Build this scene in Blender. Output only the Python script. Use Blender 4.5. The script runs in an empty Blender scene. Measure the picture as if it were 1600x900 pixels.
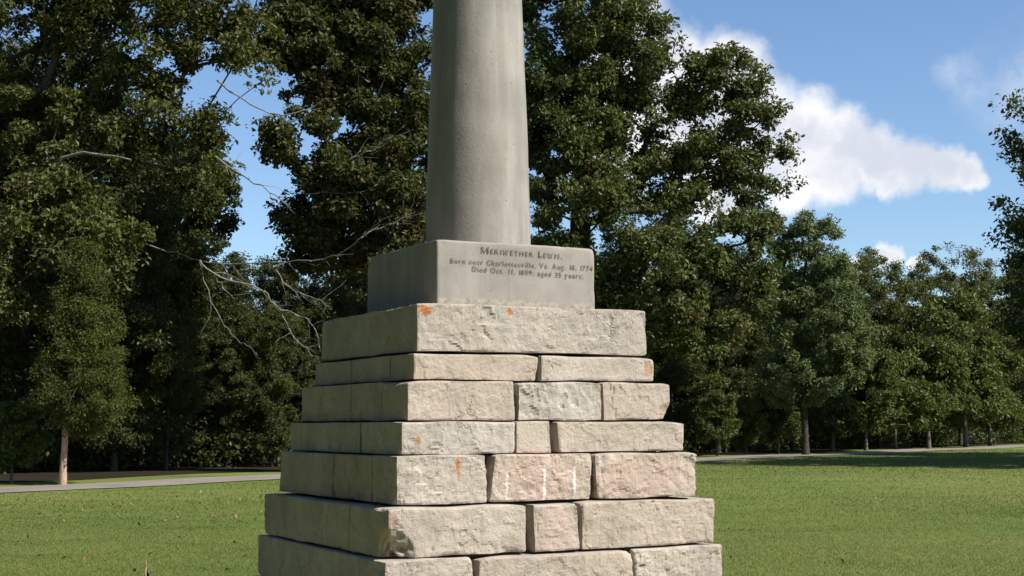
import bpy, math, random
import numpy as np
from mathutils import Vector, Matrix, noise
R = math.radians
sc = bpy.context.scene
COL = sc.collection

# ------------------------------------------------------------------ camera
F_PX, EYE = 2273.0, 1.65                        # focal length in pixels of a 1600 wide picture, eye height
PITCH, ROLL = R(5.29), R(-0.24)
CAM = Vector((0.199, -8.55, EYE))
_f = Vector((0, math.cos(PITCH), math.sin(PITCH))); _u = Vector((0, -math.sin(PITCH), math.cos(PITCH))); _r = Vector((1, 0, 0))
_cx = math.cos(ROLL) * _r + math.sin(ROLL) * _u; _cy = -math.sin(ROLL) * _r + math.cos(ROLL) * _u
cd = bpy.data.cameras.new('camera'); cam = bpy.data.objects.new('camera', cd); COL.objects.link(cam)
cd.sensor_width = 36; cd.lens = 36 * F_PX / 1600; cd.clip_start = .1; cd.clip_end = 5000
m = Matrix((( _cx.x, _cy.x, -_f.x, CAM.x), (_cx.y, _cy.y, -_f.y, CAM.y), (_cx.z, _cy.z, -_f.z, CAM.z), (0, 0, 0, 1)))
cam.matrix_world = m
sc.camera = cam

def ray(px, py):
    return _f + _cx * ((px - 800) / F_PX) + _cy * ((450 - py) / F_PX)
def at(px, py, d):                                # the place seen at that pixel, d metres away from the lens
    v = ray(px, py); return CAM + v * (d / v.y)
def ground(px, py):
    v = ray(px, py); return CAM + v * (-EYE / v.z)

# ------------------------------------------------------------------ light
SUN_EL, SUN_AZ = R(45), math.atan2(-0.44, 0.90)     # the sun stands to the right, a little behind the camera
sun_dir = Vector((math.cos(SUN_EL) * math.cos(SUN_AZ), math.cos(SUN_EL) * math.sin(SUN_AZ), math.sin(SUN_EL)))
sl = bpy.data.lights.new('sun', 'SUN'); sl.energy = 5.0; sl.angle = R(.53); sl.color = (1.0, .95, .88)
so = bpy.data.objects.new('sun', sl); COL.objects.link(so)
so.rotation_euler = (-sun_dir).to_track_quat('-Z', 'Y').to_euler(); so.location = (0, 0, 60)

def N(nt, typ, **kw):
    n = nt.nodes.new(typ)
    for k, v in kw.items():
        if k.startswith('i_'): n.inputs[k[2:].replace('_', ' ')].default_value = v
        elif k.startswith('n'): n.inputs[int(k[1:])].default_value = v
        else: setattr(n, k, v)
    return n
def math_(nt, op, a, b=None, c=None, clamp=False):
    n = nt.nodes.new('ShaderNodeMath'); n.operation = op; n.use_clamp = clamp
    for i, v in enumerate((a, b, c)):
        if v is None: continue
        if isinstance(v, (int, float)): n.inputs[i].default_value = v
        else: nt.links.new(v, n.inputs[i])
    return n.outputs[0]
def vmath(nt, op, a, b=None):
    n = nt.nodes.new('ShaderNodeVectorMath'); n.operation = op
    for i, v in enumerate((a, b)):
        if v is None: continue
        if isinstance(v, (tuple, Vector)): n.inputs[i].default_value = tuple(v)
        else: nt.links.new(v, n.inputs[i])
    return n.outputs['Value'] if op in ('DISTANCE', 'LENGTH', 'DOT_PRODUCT') else n.outputs[0]
def ramp(nt, fac, stops, interp='LINEAR'):
    n = nt.nodes.new('ShaderNodeValToRGB'); cr = n.color_ramp; cr.interpolation = interp
    while len(cr.elements) < len(stops): cr.elements.new(.5)
    for e, (p, c) in zip(cr.elements, stops):
        e.position = p; e.color = (*c, 1) if len(c) == 3 else c
    nt.links.new(fac, n.inputs[0]); return n.outputs[0]
def smooth(nt, v, a, b, lo=0., hi=1.):
    n = nt.nodes.new('ShaderNodeMapRange'); n.interpolation_type = 'SMOOTHSTEP'
    nt.links.new(v, n.inputs[0])
    for i, q in enumerate((a, b, lo, hi)): n.inputs[i + 1].default_value = q
    return n.outputs[0]
def mixc(nt, fac, a, b, mode='MIX'):
    n = nt.nodes.new('ShaderNodeMix'); n.data_type = 'RGBA'; n.blend_type = mode
    for s, v in ((n.inputs[0], fac), (n.inputs[6], a), (n.inputs[7], b)):
        if isinstance(v, (int, float)): s.default_value = v
        elif isinstance(v, tuple): s.default_value = (*v, 1) if len(v) == 3 else v
        else: nt.links.new(v, s)
    return n.outputs[2]
def noi(nt, vec, scale, detail=4, rough=.55, dist=0., col=False):
    n = N(nt, 'ShaderNodeTexNoise', i_Scale=scale, i_Detail=detail, i_Roughness=rough, i_Distortion=dist)
    if vec is not None: nt.links.new(vec, n.inputs['Vector'])
    return n.outputs['Color' if col else 'Fac']

world = bpy.data.worlds.new('World'); sc.world = world; world.use_nodes = True
nt = world.node_tree; nt.nodes.clear()
sky = N(nt, 'ShaderNodeTexSky', sky_type='NISHITA', sun_disc=False, sun_elevation=SUN_EL, altitude=200., air_density=1.0, dust_density=.15, ozone_density=2.4)
sky.sun_rotation = math.pi / 2 - SUN_AZ
SKY = .093
def skydir(px, py): return tuple(ray(px, py).normalized())
tc = N(nt, 'ShaderNodeTexCoord'); d0 = tc.outputs['Generated']
w1 = vmath(nt, 'SUBTRACT', noi(nt, d0, 16, 6, .6, col=True), (.5, .5, .5))
w2 = vmath(nt, 'SUBTRACT', noi(nt, d0, 55, 6, .6, col=True), (.5, .5, .5))
n3 = N(nt, 'ShaderNodeVectorMath', operation='SCALE'); nt.links.new(w1, n3.inputs[0]); n3.inputs['Scale'].default_value = .036
n4 = N(nt, 'ShaderNodeVectorMath', operation='SCALE'); nt.links.new(w2, n4.inputs[0]); n4.inputs['Scale'].default_value = .015
dw = vmath(nt, 'ADD', vmath(nt, 'ADD', d0, n3.outputs[0]), n4.outputs[0])
BL = [(985, 30, 75), (1060, 90, 70), (1130, 120, 85), (1080, 190, 110), (1180, 200, 100), (1255, 215, 85), (1320, 225, 62), (1370, 250, 58),
      (1290, 275, 66), (1240, 300, 55), (1425, 262, 52), (1475, 268, 46), (1512, 274, 36), (1390, 285, 30), (1000, 150, 120), (960, 250, 90), (1120, 300, 80), (1392, 402, 26), (1355, 412, 24), (1430, 416, 16)]
cum = None
for px, py, rp in BL:
    v = math_(nt, 'SUBTRACT', 1., math_(nt, 'DIVIDE', vmath(nt, 'DISTANCE', dw, skydir(px, py)), rp / F_PX))
    cum = v if cum is None else math_(nt, 'SMOOTH_MAX', cum, v, .12)
body = smooth(nt, cum, .0, .5)
# thin, torn cloud high on the right
thin = None
for px, py, rp in [(1585, 130, 100), (1670, 115, 140), (1520, 128, 60), (1480, 120, 40)]:
    v = math_(nt, 'SUBTRACT', 1., math_(nt, 'DIVIDE', vmath(nt, 'DISTANCE', dw, skydir(px, py)), rp / F_PX))
    thin = v if thin is None else math_(nt, 'MAXIMUM', thin, v)
thin = math_(nt, 'MULTIPLY', smooth(nt, thin, 0, .9), smooth(nt, noi(nt, dw, 11, 7, .62), .32, .72, 0, .5))
# the same scattered clouds over the rest of the sky
far = smooth(nt, noi(nt, vmath(nt, 'ADD', dw, (3.1, 1.7, .4)), 2.6, 7, .5), .69, .77)
away = smooth(nt, vmath(nt, 'DISTANCE', d0, skydir(800, 250)), .5, .75)
far = math_(nt, 'MULTIPLY', far, away)
cover = math_(nt, 'MAXIMUM', math_(nt, 'MAXIMUM', body, thin), far)
shade = smooth(nt, math_(nt, 'ADD', noi(nt, dw, 13, 6, .55), math_(nt, 'MULTIPLY', cum, -.22)), .28, .56)
ccol = mixc(nt, shade, (.64, .68, .78), (.93, .93, .95))
b1 = N(nt, 'ShaderNodeBackground', i_Strength=SKY); nt.links.new(mixc(nt, 1., sky.outputs[0], (.92, 1., 1.10), 'MULTIPLY'), b1.inputs[0])
b2 = N(nt, 'ShaderNodeBackground', i_Strength=.74); nt.links.new(ccol, b2.inputs[0])
mx = N(nt, 'ShaderNodeMixShader'); nt.links.new(cover, mx.inputs[0]); nt.links.new(b1.outputs[0], mx.inputs[1]); nt.links.new(b2.outputs[0], mx.inputs[2])
wo = N(nt, 'ShaderNodeOutputWorld'); nt.links.new(mx.outputs[0], wo.inputs[0])

vs = sc.view_settings; vs.view_transform = 'Standard'; vs.look = 'None'; vs.gamma = 1; vs.use_curve_mapping = False; vs.exposure = 0.56
cy = sc.cycles; cy.max_bounces = 3; cy.diffuse_bounces = 1; cy.glossy_bounces = 2; cy.transmission_bounces = 3; cy.transparent_max_bounces = 4
cy.use_denoising = True; cy.use_adaptive_sampling = True; cy.adaptive_threshold = .015; cy.sample_clamp_indirect = 4

# ------------------------------------------------------------------ helpers
def new_obj(name, me, parent=None, mat=None):
    o = bpy.data.objects.new(name, me); COL.objects.link(o)
    if parent: o.parent = parent
    if mat and me is not None and not me.materials: me.materials.append(mat)
    return o
def empty(name, loc=(0, 0, 0), rz=0):
    o = bpy.data.objects.new(name, None); COL.objects.link(o); o.location = loc; o.rotation_euler = (0, 0, rz); o.empty_display_size = .2; return o
def tag(o, label=None, cat=None, group=None, kind=None):
    for k, v in (('label', label), ('category', cat), ('group', group), ('kind', kind)):
        if v: o[k] = v
    return o
def mesh_np(name, verts, faces, smooth_=False):
    """verts (n,3), faces (m,k) with constant k"""
    verts = np.ascontiguousarray(verts, np.float32); faces = np.ascontiguousarray(faces, np.int32)
    me = bpy.data.meshes.new(name); k = faces.shape[1]
    me.vertices.add(len(verts)); me.vertices.foreach_set('co', verts.ravel())
    me.loops.add(faces.size); me.loops.foreach_set('vertex_index', faces.ravel())
    me.polygons.add(len(faces)); me.polygons.foreach_set('loop_start', np.arange(0, faces.size, k, dtype=np.int32))
    me.polygons.foreach_set('use_smooth', np.full(len(faces), smooth_)); me.update(calc_edges=True)
    return me
def mesh_py(name, v, f, smooth_=False):
    me = bpy.data.meshes.new(name); me.from_pydata(v, [], f)
    if smooth_: me.polygons.foreach_set('use_smooth', np.full(len(me.polygons), True))
    me.update(); return me
def new_mat(name):
    mt = bpy.data.materials.new(name); mt.use_nodes = True; t = mt.node_tree; t.nodes.clear()
    out = N(t, 'ShaderNodeOutputMaterial'); return mt, t, out
def bsdf(t, out, col, rough=.8, spec=.3, bump=None, bstr=.3, bdist=.02):
    p = N(t, 'ShaderNodeBsdfPrincipled')
    for s, v in (('Base Color', col), ('Roughness', rough), ('Specular IOR Level', spec)):
        if isinstance(v, (int, float)): p.inputs[s].default_value = v
        elif isinstance(v, tuple): p.inputs[s].default_value = (*v, 1)
        else: t.links.new(v, p.inputs[s])
    if bump is not None:
        b = N(t, 'ShaderNodeBump', i_Strength=bstr, i_Distance=bdist); t.links.new(bump, b.inputs['Height']); t.links.new(b.outputs[0], p.inputs['Normal'])
    t.links.new(p.outputs[0], out.inputs[0]); return p

# ------------------------------------------------------------------ the setting: lawn, road, wood floor
def lawn_colour(t, P, c):
    """broad tone of the lawn: dry, lush and worn patches drawn out as the mower left them"""
    big = noi(t, P, .10, 4, .6); mp = N(t, 'ShaderNodeMapping'); mp.inputs['Scale'].default_value = (.45, 1.5, 1); t.links.new(P, mp.inputs[0])
    patch = noi(t, mp.outputs[0], .55, 6, .68); dash = noi(t, mp.outputs[0], 1.5, 4, .6); dry = noi(t, vmath(t, 'ADD', mp.outputs[0], (31, 7, 0)), .8, 6, .72)
    c = mixc(t, smooth(t, big, .35, .65, 0, .65), c, (.240, .246, .078))
    c = mixc(t, smooth(t, patch, .50, .66, 0, .55), c, (.105, .155, .038))
    c = mixc(t, smooth(t, patch, .34, .46, .35, 0), c, (.225, .265, .078))
    c = mixc(t, smooth(t, dash, .64, .72, 0, .7), c, (.070, .095, .028))
    c = mixc(t, smooth(t, dry, .60, .72, 0, .65), c, (.30, .255, .135)); return mixc(t, 1., c, (.79, .81, .70), 'MULTIPLY')
def mat_lawn():
    mt, t, out = new_mat('mown_grass'); P = N(t, 'ShaderNodeNewGeometry').outputs['Position']
    fine = noi(t, P, 14, 4, .7)
    c = lawn_colour(t, P, mixc(t, smooth(t, fine, .3, .7), (.125, .170, .042), (.175, .215, .056)))
    c = mixc(t, .10, c, (.05, .07, .02))
    bsdf(t, out, c, .9, .1, fine, .5, .03); return mt
def mat_blades():
    mt, t, out = new_mat('grass_blades'); g = N(t, 'ShaderNodeNewGeometry'); P = g.outputs['Position']
    c = lawn_colour(t, P, ramp(t, g.outputs['Random Per Island'], [(0, (.150, .200, .046)), (.5, (.178, .226, .054)), (.92, (.205, .246, .064)), (1, (.30, .27, .12))]))
    p = N(t, 'ShaderNodeBsdfPrincipled', i_Roughness=.6); p.inputs['Specular IOR Level'].default_value = .2; t.links.new(c, p.inputs['Base Color'])
    tr = N(t, 'ShaderNodeBsdfTranslucent'); t.links.new(c, tr.inputs[0])
    mx = N(t, 'ShaderNodeMixShader', n0=.5); t.links.new(p.outputs[0], mx.inputs[1]); t.links.new(tr.outputs[0], mx.inputs[2]); t.links.new(mx.outputs[0], out.inputs[0]); return mt
rng = np.random.default_rng(5)
# ground: finer near the lens, swelling very slightly
gx = np.concatenate([np.linspace(-1500, -90, 12), np.linspace(-80, 80, 81), np.linspace(90, 1500, 12)])
gy = np.concatenate([np.linspace(-300, -30, 6), np.linspace(-24, 120, 73), np.linspace(130, 2500, 14)])
XX, YY = np.meshgrid(gx, gy)
def relief(x, y):
    r = np.hypot(x, y + 4)
    return .05 * np.sin(x * .31 + 1.3) * np.sin(y * .27 + .4) * np.clip((r - 12) / 10, 0, 1) * np.clip((120 - r) / 40, 0, 1)
ZZ = relief(XX, YY)
nx, ny = len(gx), len(gy)
idx = np.arange(nx * ny).reshape(ny, nx)
lf = np.stack([idx[:-1, :-1].ravel(), idx[:-1, 1:].ravel(), idx[1:, 1:].ravel(), idx[1:, :-1].ravel()], 1)
lawn = tag(new_obj('lawn', mesh_np('lawn', np.stack([XX.ravel(), YY.ravel(), ZZ.ravel()], 1), lf, True), None, mat_lawn()), kind='structure')

# the road runs straight, from near on the left to far on the right
A, B = ground(0, 765), ground(1600, 697.5)
A.z = B.z = 0
rd = (B - A).normalized(); rn = Vector((-rd.y, rd.x, 0))           # rn points away, to the wood
def strip(name, off0, off1, z, mat, t0=-60, t1=260, nseg=160, wob=.12, dense=4):
    v, f = [], []
    for i in range(nseg + 1):
        s = t0 + (t1 - t0) * i / nseg
        for j in range(dense + 1):
            k = j / dense; off = off0 + (off1 - off0) * k
            if j in (0, dense): off += wob * (noise.noise(Vector((s * .35, j * 7.3, z))) + .5 * noise.noise(Vector((s * 1.7, j * 3.1, z))))
            p = A + rd * s + rn * off
            v.append((p.x, p.y, z + float(relief(p.x, p.y))))
    w = dense + 1
    for i in range(nseg):
        for j in range(dense): f.append((i * w + j, (i + 1) * w + j, (i + 1) * w + j + 1, i * w + j + 1))
    return tag(new_obj(name, mesh_py(name, v, f, True), None, mat), kind='structure')
mt, t, out = new_mat('gravel_road'); P = N(t, 'ShaderNodeNewGeometry').outputs['Position']
g1 = noi(t, P, .6, 5, .65); g2 = noi(t, P, 25, 3, .7)
c = ramp(t, g1, [(.3, (.19, .165, .135)), (.7, (.30, .265, .22))]); c = mixc(t, smooth(t, g2, .3, .75, 0, .5), c, (.16, .145, .125))
bsdf(t, out, c, .9, .2, g2, .5, .02); M_road = mt
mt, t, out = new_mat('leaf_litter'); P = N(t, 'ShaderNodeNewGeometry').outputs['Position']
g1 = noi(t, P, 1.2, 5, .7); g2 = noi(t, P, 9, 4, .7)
c = ramp(t, g2, [(.3, (.014, .011, .007)), (.55, (.028, .021, .013)), (.75, (.050, .036, .020))]); c = mixc(t, smooth(t, g1, .55, .75, 0, .6), c, (.035, .045, .016))  # litter tones darkened to stand in for the shade under the wood
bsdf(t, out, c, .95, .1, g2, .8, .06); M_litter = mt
strip('road', -1.3, 1.2, .022, M_road, nseg=640, wob=.22)
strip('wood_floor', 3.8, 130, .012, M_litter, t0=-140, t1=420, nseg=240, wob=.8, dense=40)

# grass blades on the nearer lawn
def blades():
    vs_, n_tot = [], 0
    for n, h, w, lo_, hi_, pw in ((400000, .022, .008, 13., 34., -1.3), (170000, .03, .024, 22., 85., -1.2)):
        hw0 = .40
        q = rng.uniform(0, 1, n); e = pw + 2                        # thinning out steadily with distance
        dd = (lo_ ** e + q * (hi_ ** e - lo_ ** e)) ** (1 / e); xx = rng.uniform(-hw0, hw0, n) * dd
        if lo_ > 20: k = rng.uniform(0, 1, n) < np.clip((dd - 20) / 16, 0, 1); dd, xx = dd[k], xx[k]
        else: k = rng.uniform(0, 1, n) < np.clip((34 - dd) / 12, 0, 1); dd, xx = dd[k], xx[k]
        x = xx + CAM.x; y = dd + CAM.y
        # keep off the road
        off = (x - A.x) * rn.x + (y - A.y) * rn.y
        k = (off < -1.5); x, y, dd = x[k], y[k], dd[k]; n = len(x); sc__ = 1 + np.clip(dd - 40, 0, 60) * .02; 
        a = rng.uniform(0, 2 * np.pi, n); hh = h * rng.uniform(.5, 1.35, n) * np.minimum(sc__, 1.3); ln = rng.normal(0, .7, (n, 2)) * hh[:, None]
        z = relief(x, y)
        b = np.stack([np.cos(a), np.sin(a)], 1) * (w * .5) * sc__[:, None]
        v = np.zeros((n, 3, 3)); v[:, 0, 0] = x - b[:, 0]; v[:, 0, 1] = y - b[:, 1]; v[:, 1, 0] = x + b[:, 0]; v[:, 1, 1] = y + b[:, 1]
        v[:, 0, 2] = v[:, 1, 2] = z - .004; v[:, 2, 0] = x + ln[:, 0]; v[:, 2, 1] = y + ln[:, 1]; v[:, 2, 2] = z + hh
        vs_.append(v.reshape(-1, 3)); n_tot += n
    v = np.concatenate(vs_); return mesh_np('grass', v, np.arange(len(v)).reshape(-1, 3))
tag(new_obj('grass', blades(), None, mat_blades()), 'short mown green grass covering the lawn', 'grass', kind='stuff')

# fallen leaves, mostly on the left lawn
n = 420
dd = np.sqrt(rng.uniform(16 ** 2, 36 ** 2, n)); xx = rng.uniform(-.40, -.12, n) * dd; xx[:40] = rng.uniform(.1, .38, 40) * dd[:40]
fx, fy = xx + CAM.x, dd + CAM.y
off = (fx - A.x) * rn.x + (fy - A.y) * rn.y; k = off < -1.7; fx, fy = fx[k], fy[k]; n = len(fx)
sz = rng.uniform(.018, .042, n); an = rng.uniform(0, 2 * np.pi, n); tl = rng.normal(0, .5, (n, 2))
cv = []
for (u_, w_) in ((-1, 0), (0, -.6), (1, 0), (0, .6)):
    lx = (u_ * np.cos(an) - w_ * np.sin(an)) * sz; ly = (u_ * np.sin(an) + w_ * np.cos(an)) * sz
    cv.append(np.stack([fx + lx, fy + ly, relief(fx, fy) + .04 + lx * tl[:, 0] + ly * tl[:, 1] + (abs(w_) * .3) * sz], 1))
fv = np.stack(cv, 1).reshape(-1, 3)
mt, t, out = new_mat('dry_leaf'); g = N(t, 'ShaderNodeNewGeometry')
bsdf(t, out, ramp(t, g.outputs['Random Per Island'], [(0, (.07, .045, .025)), (.5, (.18, .105, .05)), (.8, (.28, .20, .10)), (1, (.24, .09, .045))]), .8, .2)
tag(new_obj('fallen_leaves', mesh_np('fallen_leaves', fv, np.arange(len(fv)).reshape(-1, 4)), None, mt), 'dry brown leaves scattered over the lawn', 'leaves', kind='stuff')

# ------------------------------------------------------------------ the monument
YAW = R(27.73)
MON = empty('stone_monument', (0, 0, 0), YAW)
tag(MON, 'tall monument of a pale broken column on a stepped base of rough stone blocks', 'monument')
cs, sn = math.cos(YAW), math.sin(YAW)
def loc_ray(px, py):
    v = ray(px, py); o = CAM
    return (Vector((cs * o.x + sn * o.y, -sn * o.x + cs * o.y, o.z)), Vector((cs * v.x + sn * v.y, -sn * v.x + cs * v.y, v.z)))
def on_front(px, py, w):                           # monument coordinates of a point seen on the front face of half width w
    o, v = loc_ray(px, py); k = (-w - o.y) / v.y; return o + v * k
def on_left(px, py, w):
    o, v = loc_ray(px, py); k = (-w - o.x) / v.x; return o + v * k

def stone_mat():
    mt, t, out = new_mat('rough_sandstone')
    tcn = N(t, 'ShaderNodeTexCoord'); tcn.object = MON; P = tcn.outputs['Object']
    oi = N(t, 'ShaderNodeObjectInfo').outputs['Random']
    sepp = N(t, 'ShaderNodeSeparateXYZ'); t.links.new(P, sepp.inputs[0])
    n1 = noi(t, P, 5, 6, .62); n2 = noi(t, P, 26, 5, .7); n3_ = noi(t, P, 90, 3, .7)
    base = ramp(t, oi, [(0, (.46, .39, .315)), (.2, (.40, .355, .305)), (.4, (.45, .385, .32)), (.6, (.43, .35, .28)), (.8, (.47, .415, .355)), (1, (.41, .365, .31))])
    c = mixc(t, smooth(t, n1, .45, .70, 0, .55), base, (.32, .275, .225))
    c = mixc(t, smooth(t, n1, .25, .47, .55, 0), c, (.54, .485, .415))
    c = mixc(t, smooth(t, n2, .52, .72, 0, .5), c, (.30, .26, .20))
    c = mixc(t, smooth(t, n3_, .58, .72, 0, .6), c, (.15, .13, .105))
    mp = N(t, 'ShaderNodeMapping'); mp.inputs['Scale'].default_value = (9, 9, 1.4); t.links.new(P, mp.inputs[0])
    st = noi(t, mp.outputs[0], 1.6, 5, .65)
    c = mixc(t, smooth(t, st, .58, .72, 0, .45), c, (.25, .225, .185))      # run-down dirt
    # fissures and dark pockets of the split face
    wv = vmath(t, 'ADD', P, vmath(t, 'MULTIPLY', vmath(t, 'SUBTRACT', noi(t, P, 9, 4, .6, col=True), (.5, .5, .5)), (.22, .22, .22)))
    ve = N(t, 'ShaderNodeTexVoronoi', feature='DISTANCE_TO_EDGE', i_Scale=6.5); t.links.new(wv, ve.inputs['Vector'])
    crk = math_(t, 'MULTIPLY', smooth(t, ve.outputs['Distance'], .012, .05, 1, 0), smooth(t, noi(t, P, 4.5, 3, .6), .57, .68))
    c = mixc(t, math_(t, 'MULTIPLY', crk, .5), c, (.20, .17, .13))
    blot = smooth(t, noi(t, vmath(t, 'ADD', P, (5, 2, 7)), 2.6, 6, .72), .46, .66, 0, .55)
    c = mixc(t, blot, c, (.28, .25, .215))
    # pinkish block in the fifth course and the middle one of the sixth
    for (px, py, w, rx, rz) in ((846, 742, 5, .30, .16), (1000, 745, 5, .34, .13), (866, 825, 6, .17, .16)):
        q = on_front(px, py, HW[w])
        dv = vmath(t, 'MULTIPLY', vmath(t, 'SUBTRACT', P, q), (1 / rx, .6, 1 / rz))
        f = smooth(t, math_(t, 'ADD', vmath(t, 'LENGTH', dv), math_(t, 'MULTIPLY', n1, .7)), .9, 1.45, .5, 0)
        c = mixc(t, f, c, (.50, .355, .29))
    # rust stains
    for (px, py, w, rx, rz, s) in ((665, 484, 1, .040, .030, 1), (797, 487, 1, .016, .026, .9), (1014, 576, 2, .030, .05, .5), (653, 689, 4, .012, .022, .9), (716, 724, 5, .014, .042, .95),
                                   (636, 486, 4, .01, .01, .0), (1066, 792, 6, .3, .008, .0), (718, 742, 5, .010, .03, .6), (615, 815, 6, .016, .05, .5), (830, 470, 0, .2, .2, .0)):
        if s == 0: continue
        q = on_front(px, py, HW[w])
        dv = vmath(t, 'MULTIPLY', vmath(t, 'SUBTRACT', P, q), (1 / rx, 1.2, 1 / rz))
        f = smooth(t, math_(t, 'ADD', vmath(t, 'LENGTH', dv), math_(t, 'MULTIPLY', math_(t, 'SUBTRACT', n2, .5), 2.2)), .55, 1.2, s, 0)
        f = math_(t, 'MULTIPLY', f, smooth(t, n3_, .30, .55, .35, 1))
        c = mixc(t, f, c, mixc(t, smooth(t, n3_, .35, .6), (.30, .085, .022), (.46, .16, .04)))
    # white lime runs
    for (px, py, w, hz, s) in ((793, 757, 5, .105, .7), (851, 757, 5, .115, .85), (899, 754, 5, .10, .85), (1022, 742, 5, .05, .3)):
        q = on_front(px, py, HW[w])
        dv = vmath(t, 'MULTIPLY', vmath(t, 'SUBTRACT', P, q), (1 / .010, .6, 1 / hz))
        f = smooth(t, math_(t, 'ADD', vmath(t, 'LENGTH', dv), math_(t, 'MULTIPLY', math_(t, 'SUBTRACT', n2, .5), 2.2)), .5, 1.1, s, 0)
        c = mixc(t, f, c, (.72, .67, .60))
    h = math_(t, 'SUBTRACT', math_(t, 'ADD', math_(t, 'MULTIPLY', n2, .8), math_(t, 'MULTIPLY', n3_, .45)), math_(t, 'MULTIPLY', crk, .8))
    bsdf(t, out, c, .92, .12, h, .5, .018); return mt
# half widths and levels (from the eye) of the courses, course 0 is the inscribed block
HW = [.5, .711, .745, .804, .855, .903, .979, 1.009, 1.06, 1.10, 1.20]
LV = [.999, .635, .365, .222, .008, -.165, -.42, -.671, -.92, -1.16, -1.40, -1.70]
FRONT = {1: [], 2: [845], 3: [808, 941], 4: [807, 869], 5: [763, 927], 6: [825, 908], 7: [743, 990], 8: None, 9: None, 10: None}
LEFT = {1: [], 2: [548], 3: [548, 597], 4: [562], 5: [520], 6: [545], 7: [470], 8: None, 9: None, 10: None}
M_stone = stone_mat()

def rock(lo, hi, seed, amp=.016, rad=.014, step=.016, faces=None, smooth_=False, skew=None, bed=.0035):
    """a squared block with a broken, rock-faced surface and worn arrises"""
    lo = Vector(lo); hi = Vector(hi); sz = hi - lo; c = (lo + hi) / 2; hs = sz / 2
    vd, V, Fc = {}, [], []
    def vert(p):
        k = (round(p[0], 5), round(p[1], 5), round(p[2], 5))
        if k in vd: return vd[k]
        vd[k] = len(V); V.append(k); return vd[k]
    rs = random.Random(seed)
    sd = Vector((rs.uniform(-50, 50), rs.uniform(-50, 50), rs.uniform(-50, 50)))
    # fine grid only where the block shows its face
    def div(a, fine): return max(2, int(math.ceil(sz[a] / (step if fine else .06))))
    nd = [div(0, True), div(1, sz[1] < .5 or (faces and 'l' in faces)), div(2, True)]
    lin = [[lo[a] + sz[a] * i / nd[a] for i in range(nd[a] + 1)] for a in range(3)]
    for ax in range(3):
        u, v = [a for a in range(3) if a != ax]
        for side, val in ((0, lo[ax]), (1, hi[ax])):
            for i in range(nd[u]):
                for j in range(nd[v]):
                    q = []
                    for (ii, jj) in ((i, j), (i + 1, j), (i + 1, j + 1), (i, j + 1)):
                        p = [0, 0, 0]; p[ax] = val; p[u] = lin[u][ii]; p[v] = lin[v][jj]; q.append(vert(p))
                    flip = (ax == 1) ^ (side == 0)
                    Fc.append(tuple(reversed(q)) if flip else tuple(q))
    out = []
    tilt = (rs.uniform(-.012, .012), rs.uniform(-.012, .012))
    for p in V:
        p = Vector(p); n1 = noise.noise(p * 9 + sd); n2 = noise.noise(p * 27 + sd)
        r = rad * (.7 + 1.2 * noise.noise(p * 6 + sd) + 3.2 * max(0, n1 - .15) + 1.4 * max(0, n2 - .1))
        r = max(.003, min(r, .05))
        q = p - c; inner = Vector([max(-(hs[a] - r), min(hs[a] - r, q[a])) for a in range(3)])
        d = q - inner; L = d.length
        nrm = d / L if L > 1e-6 else Vector((0, 0, 1))
        if L > 1e-6: q = inner + nrm * r
        # only the vertical faces are rock-faced; beds stay flat
        side = 1 - abs(nrm.z)
        if side > .05:
            e = min(hs.z - abs(q.z), .07) / .07
            big = noise.noise(p * 3.2 + sd * 1.7)
            pp = p * 6.5 + sd + Vector((n1, n2, n1)) * .25; fac = 9.
            _, pts = noise.voronoi(pp)
            for pt in pts:                            # split planes of the quarried face
                gq = noise.noise_vector(pt * 3.7); fac = min(fac, noise.noise(pt * 5.3) * .5 + .35 + gq.dot(pp - pt) * 1.5)
            disp = amp * (.55 * big + .30 * n1 + .22 * n2 + .62 * max(fac, -.45) + .16 * noise.noise(p * 60 + sd))
            h = Vector((nrm.x, nrm.y, 0))
            q = q + h * disp + Vector((0, 0, .25 * disp * (1 if q.z > 0 else -1) * (1 - e)))
        q.z += (q.x * tilt[0] + q.y * tilt[1]) * .5 if False else 0
        if skew:                                      # ends broken out of square
            u_ = (p.x - lo.x) / sz.x; zr = (p.z - lo.z) / sz.z
            q.x += (skew[0] * (1 - zr) + skew[1] * zr) * max(0, 1 - u_ * 5) ** 2 - (skew[2] * (1 - zr) + skew[3] * zr) * max(0, 1 - (1 - u_) * 5) ** 2
            q.z -= (skew[4] * max(0, 1 - u_ * 7) ** 2 + skew[5] * max(0, 1 - (1 - u_) * 7) ** 2) * zr ** 3
        # uneven beds
        q.z += bed * noise.noise(Vector((p.x * 4, p.y * 4, 0)) + sd) * (1 if q.z > 0 else -1)
        out.append(tuple(q + c))
    return mesh_py('stone', out, Fc, smooth_)

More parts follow.
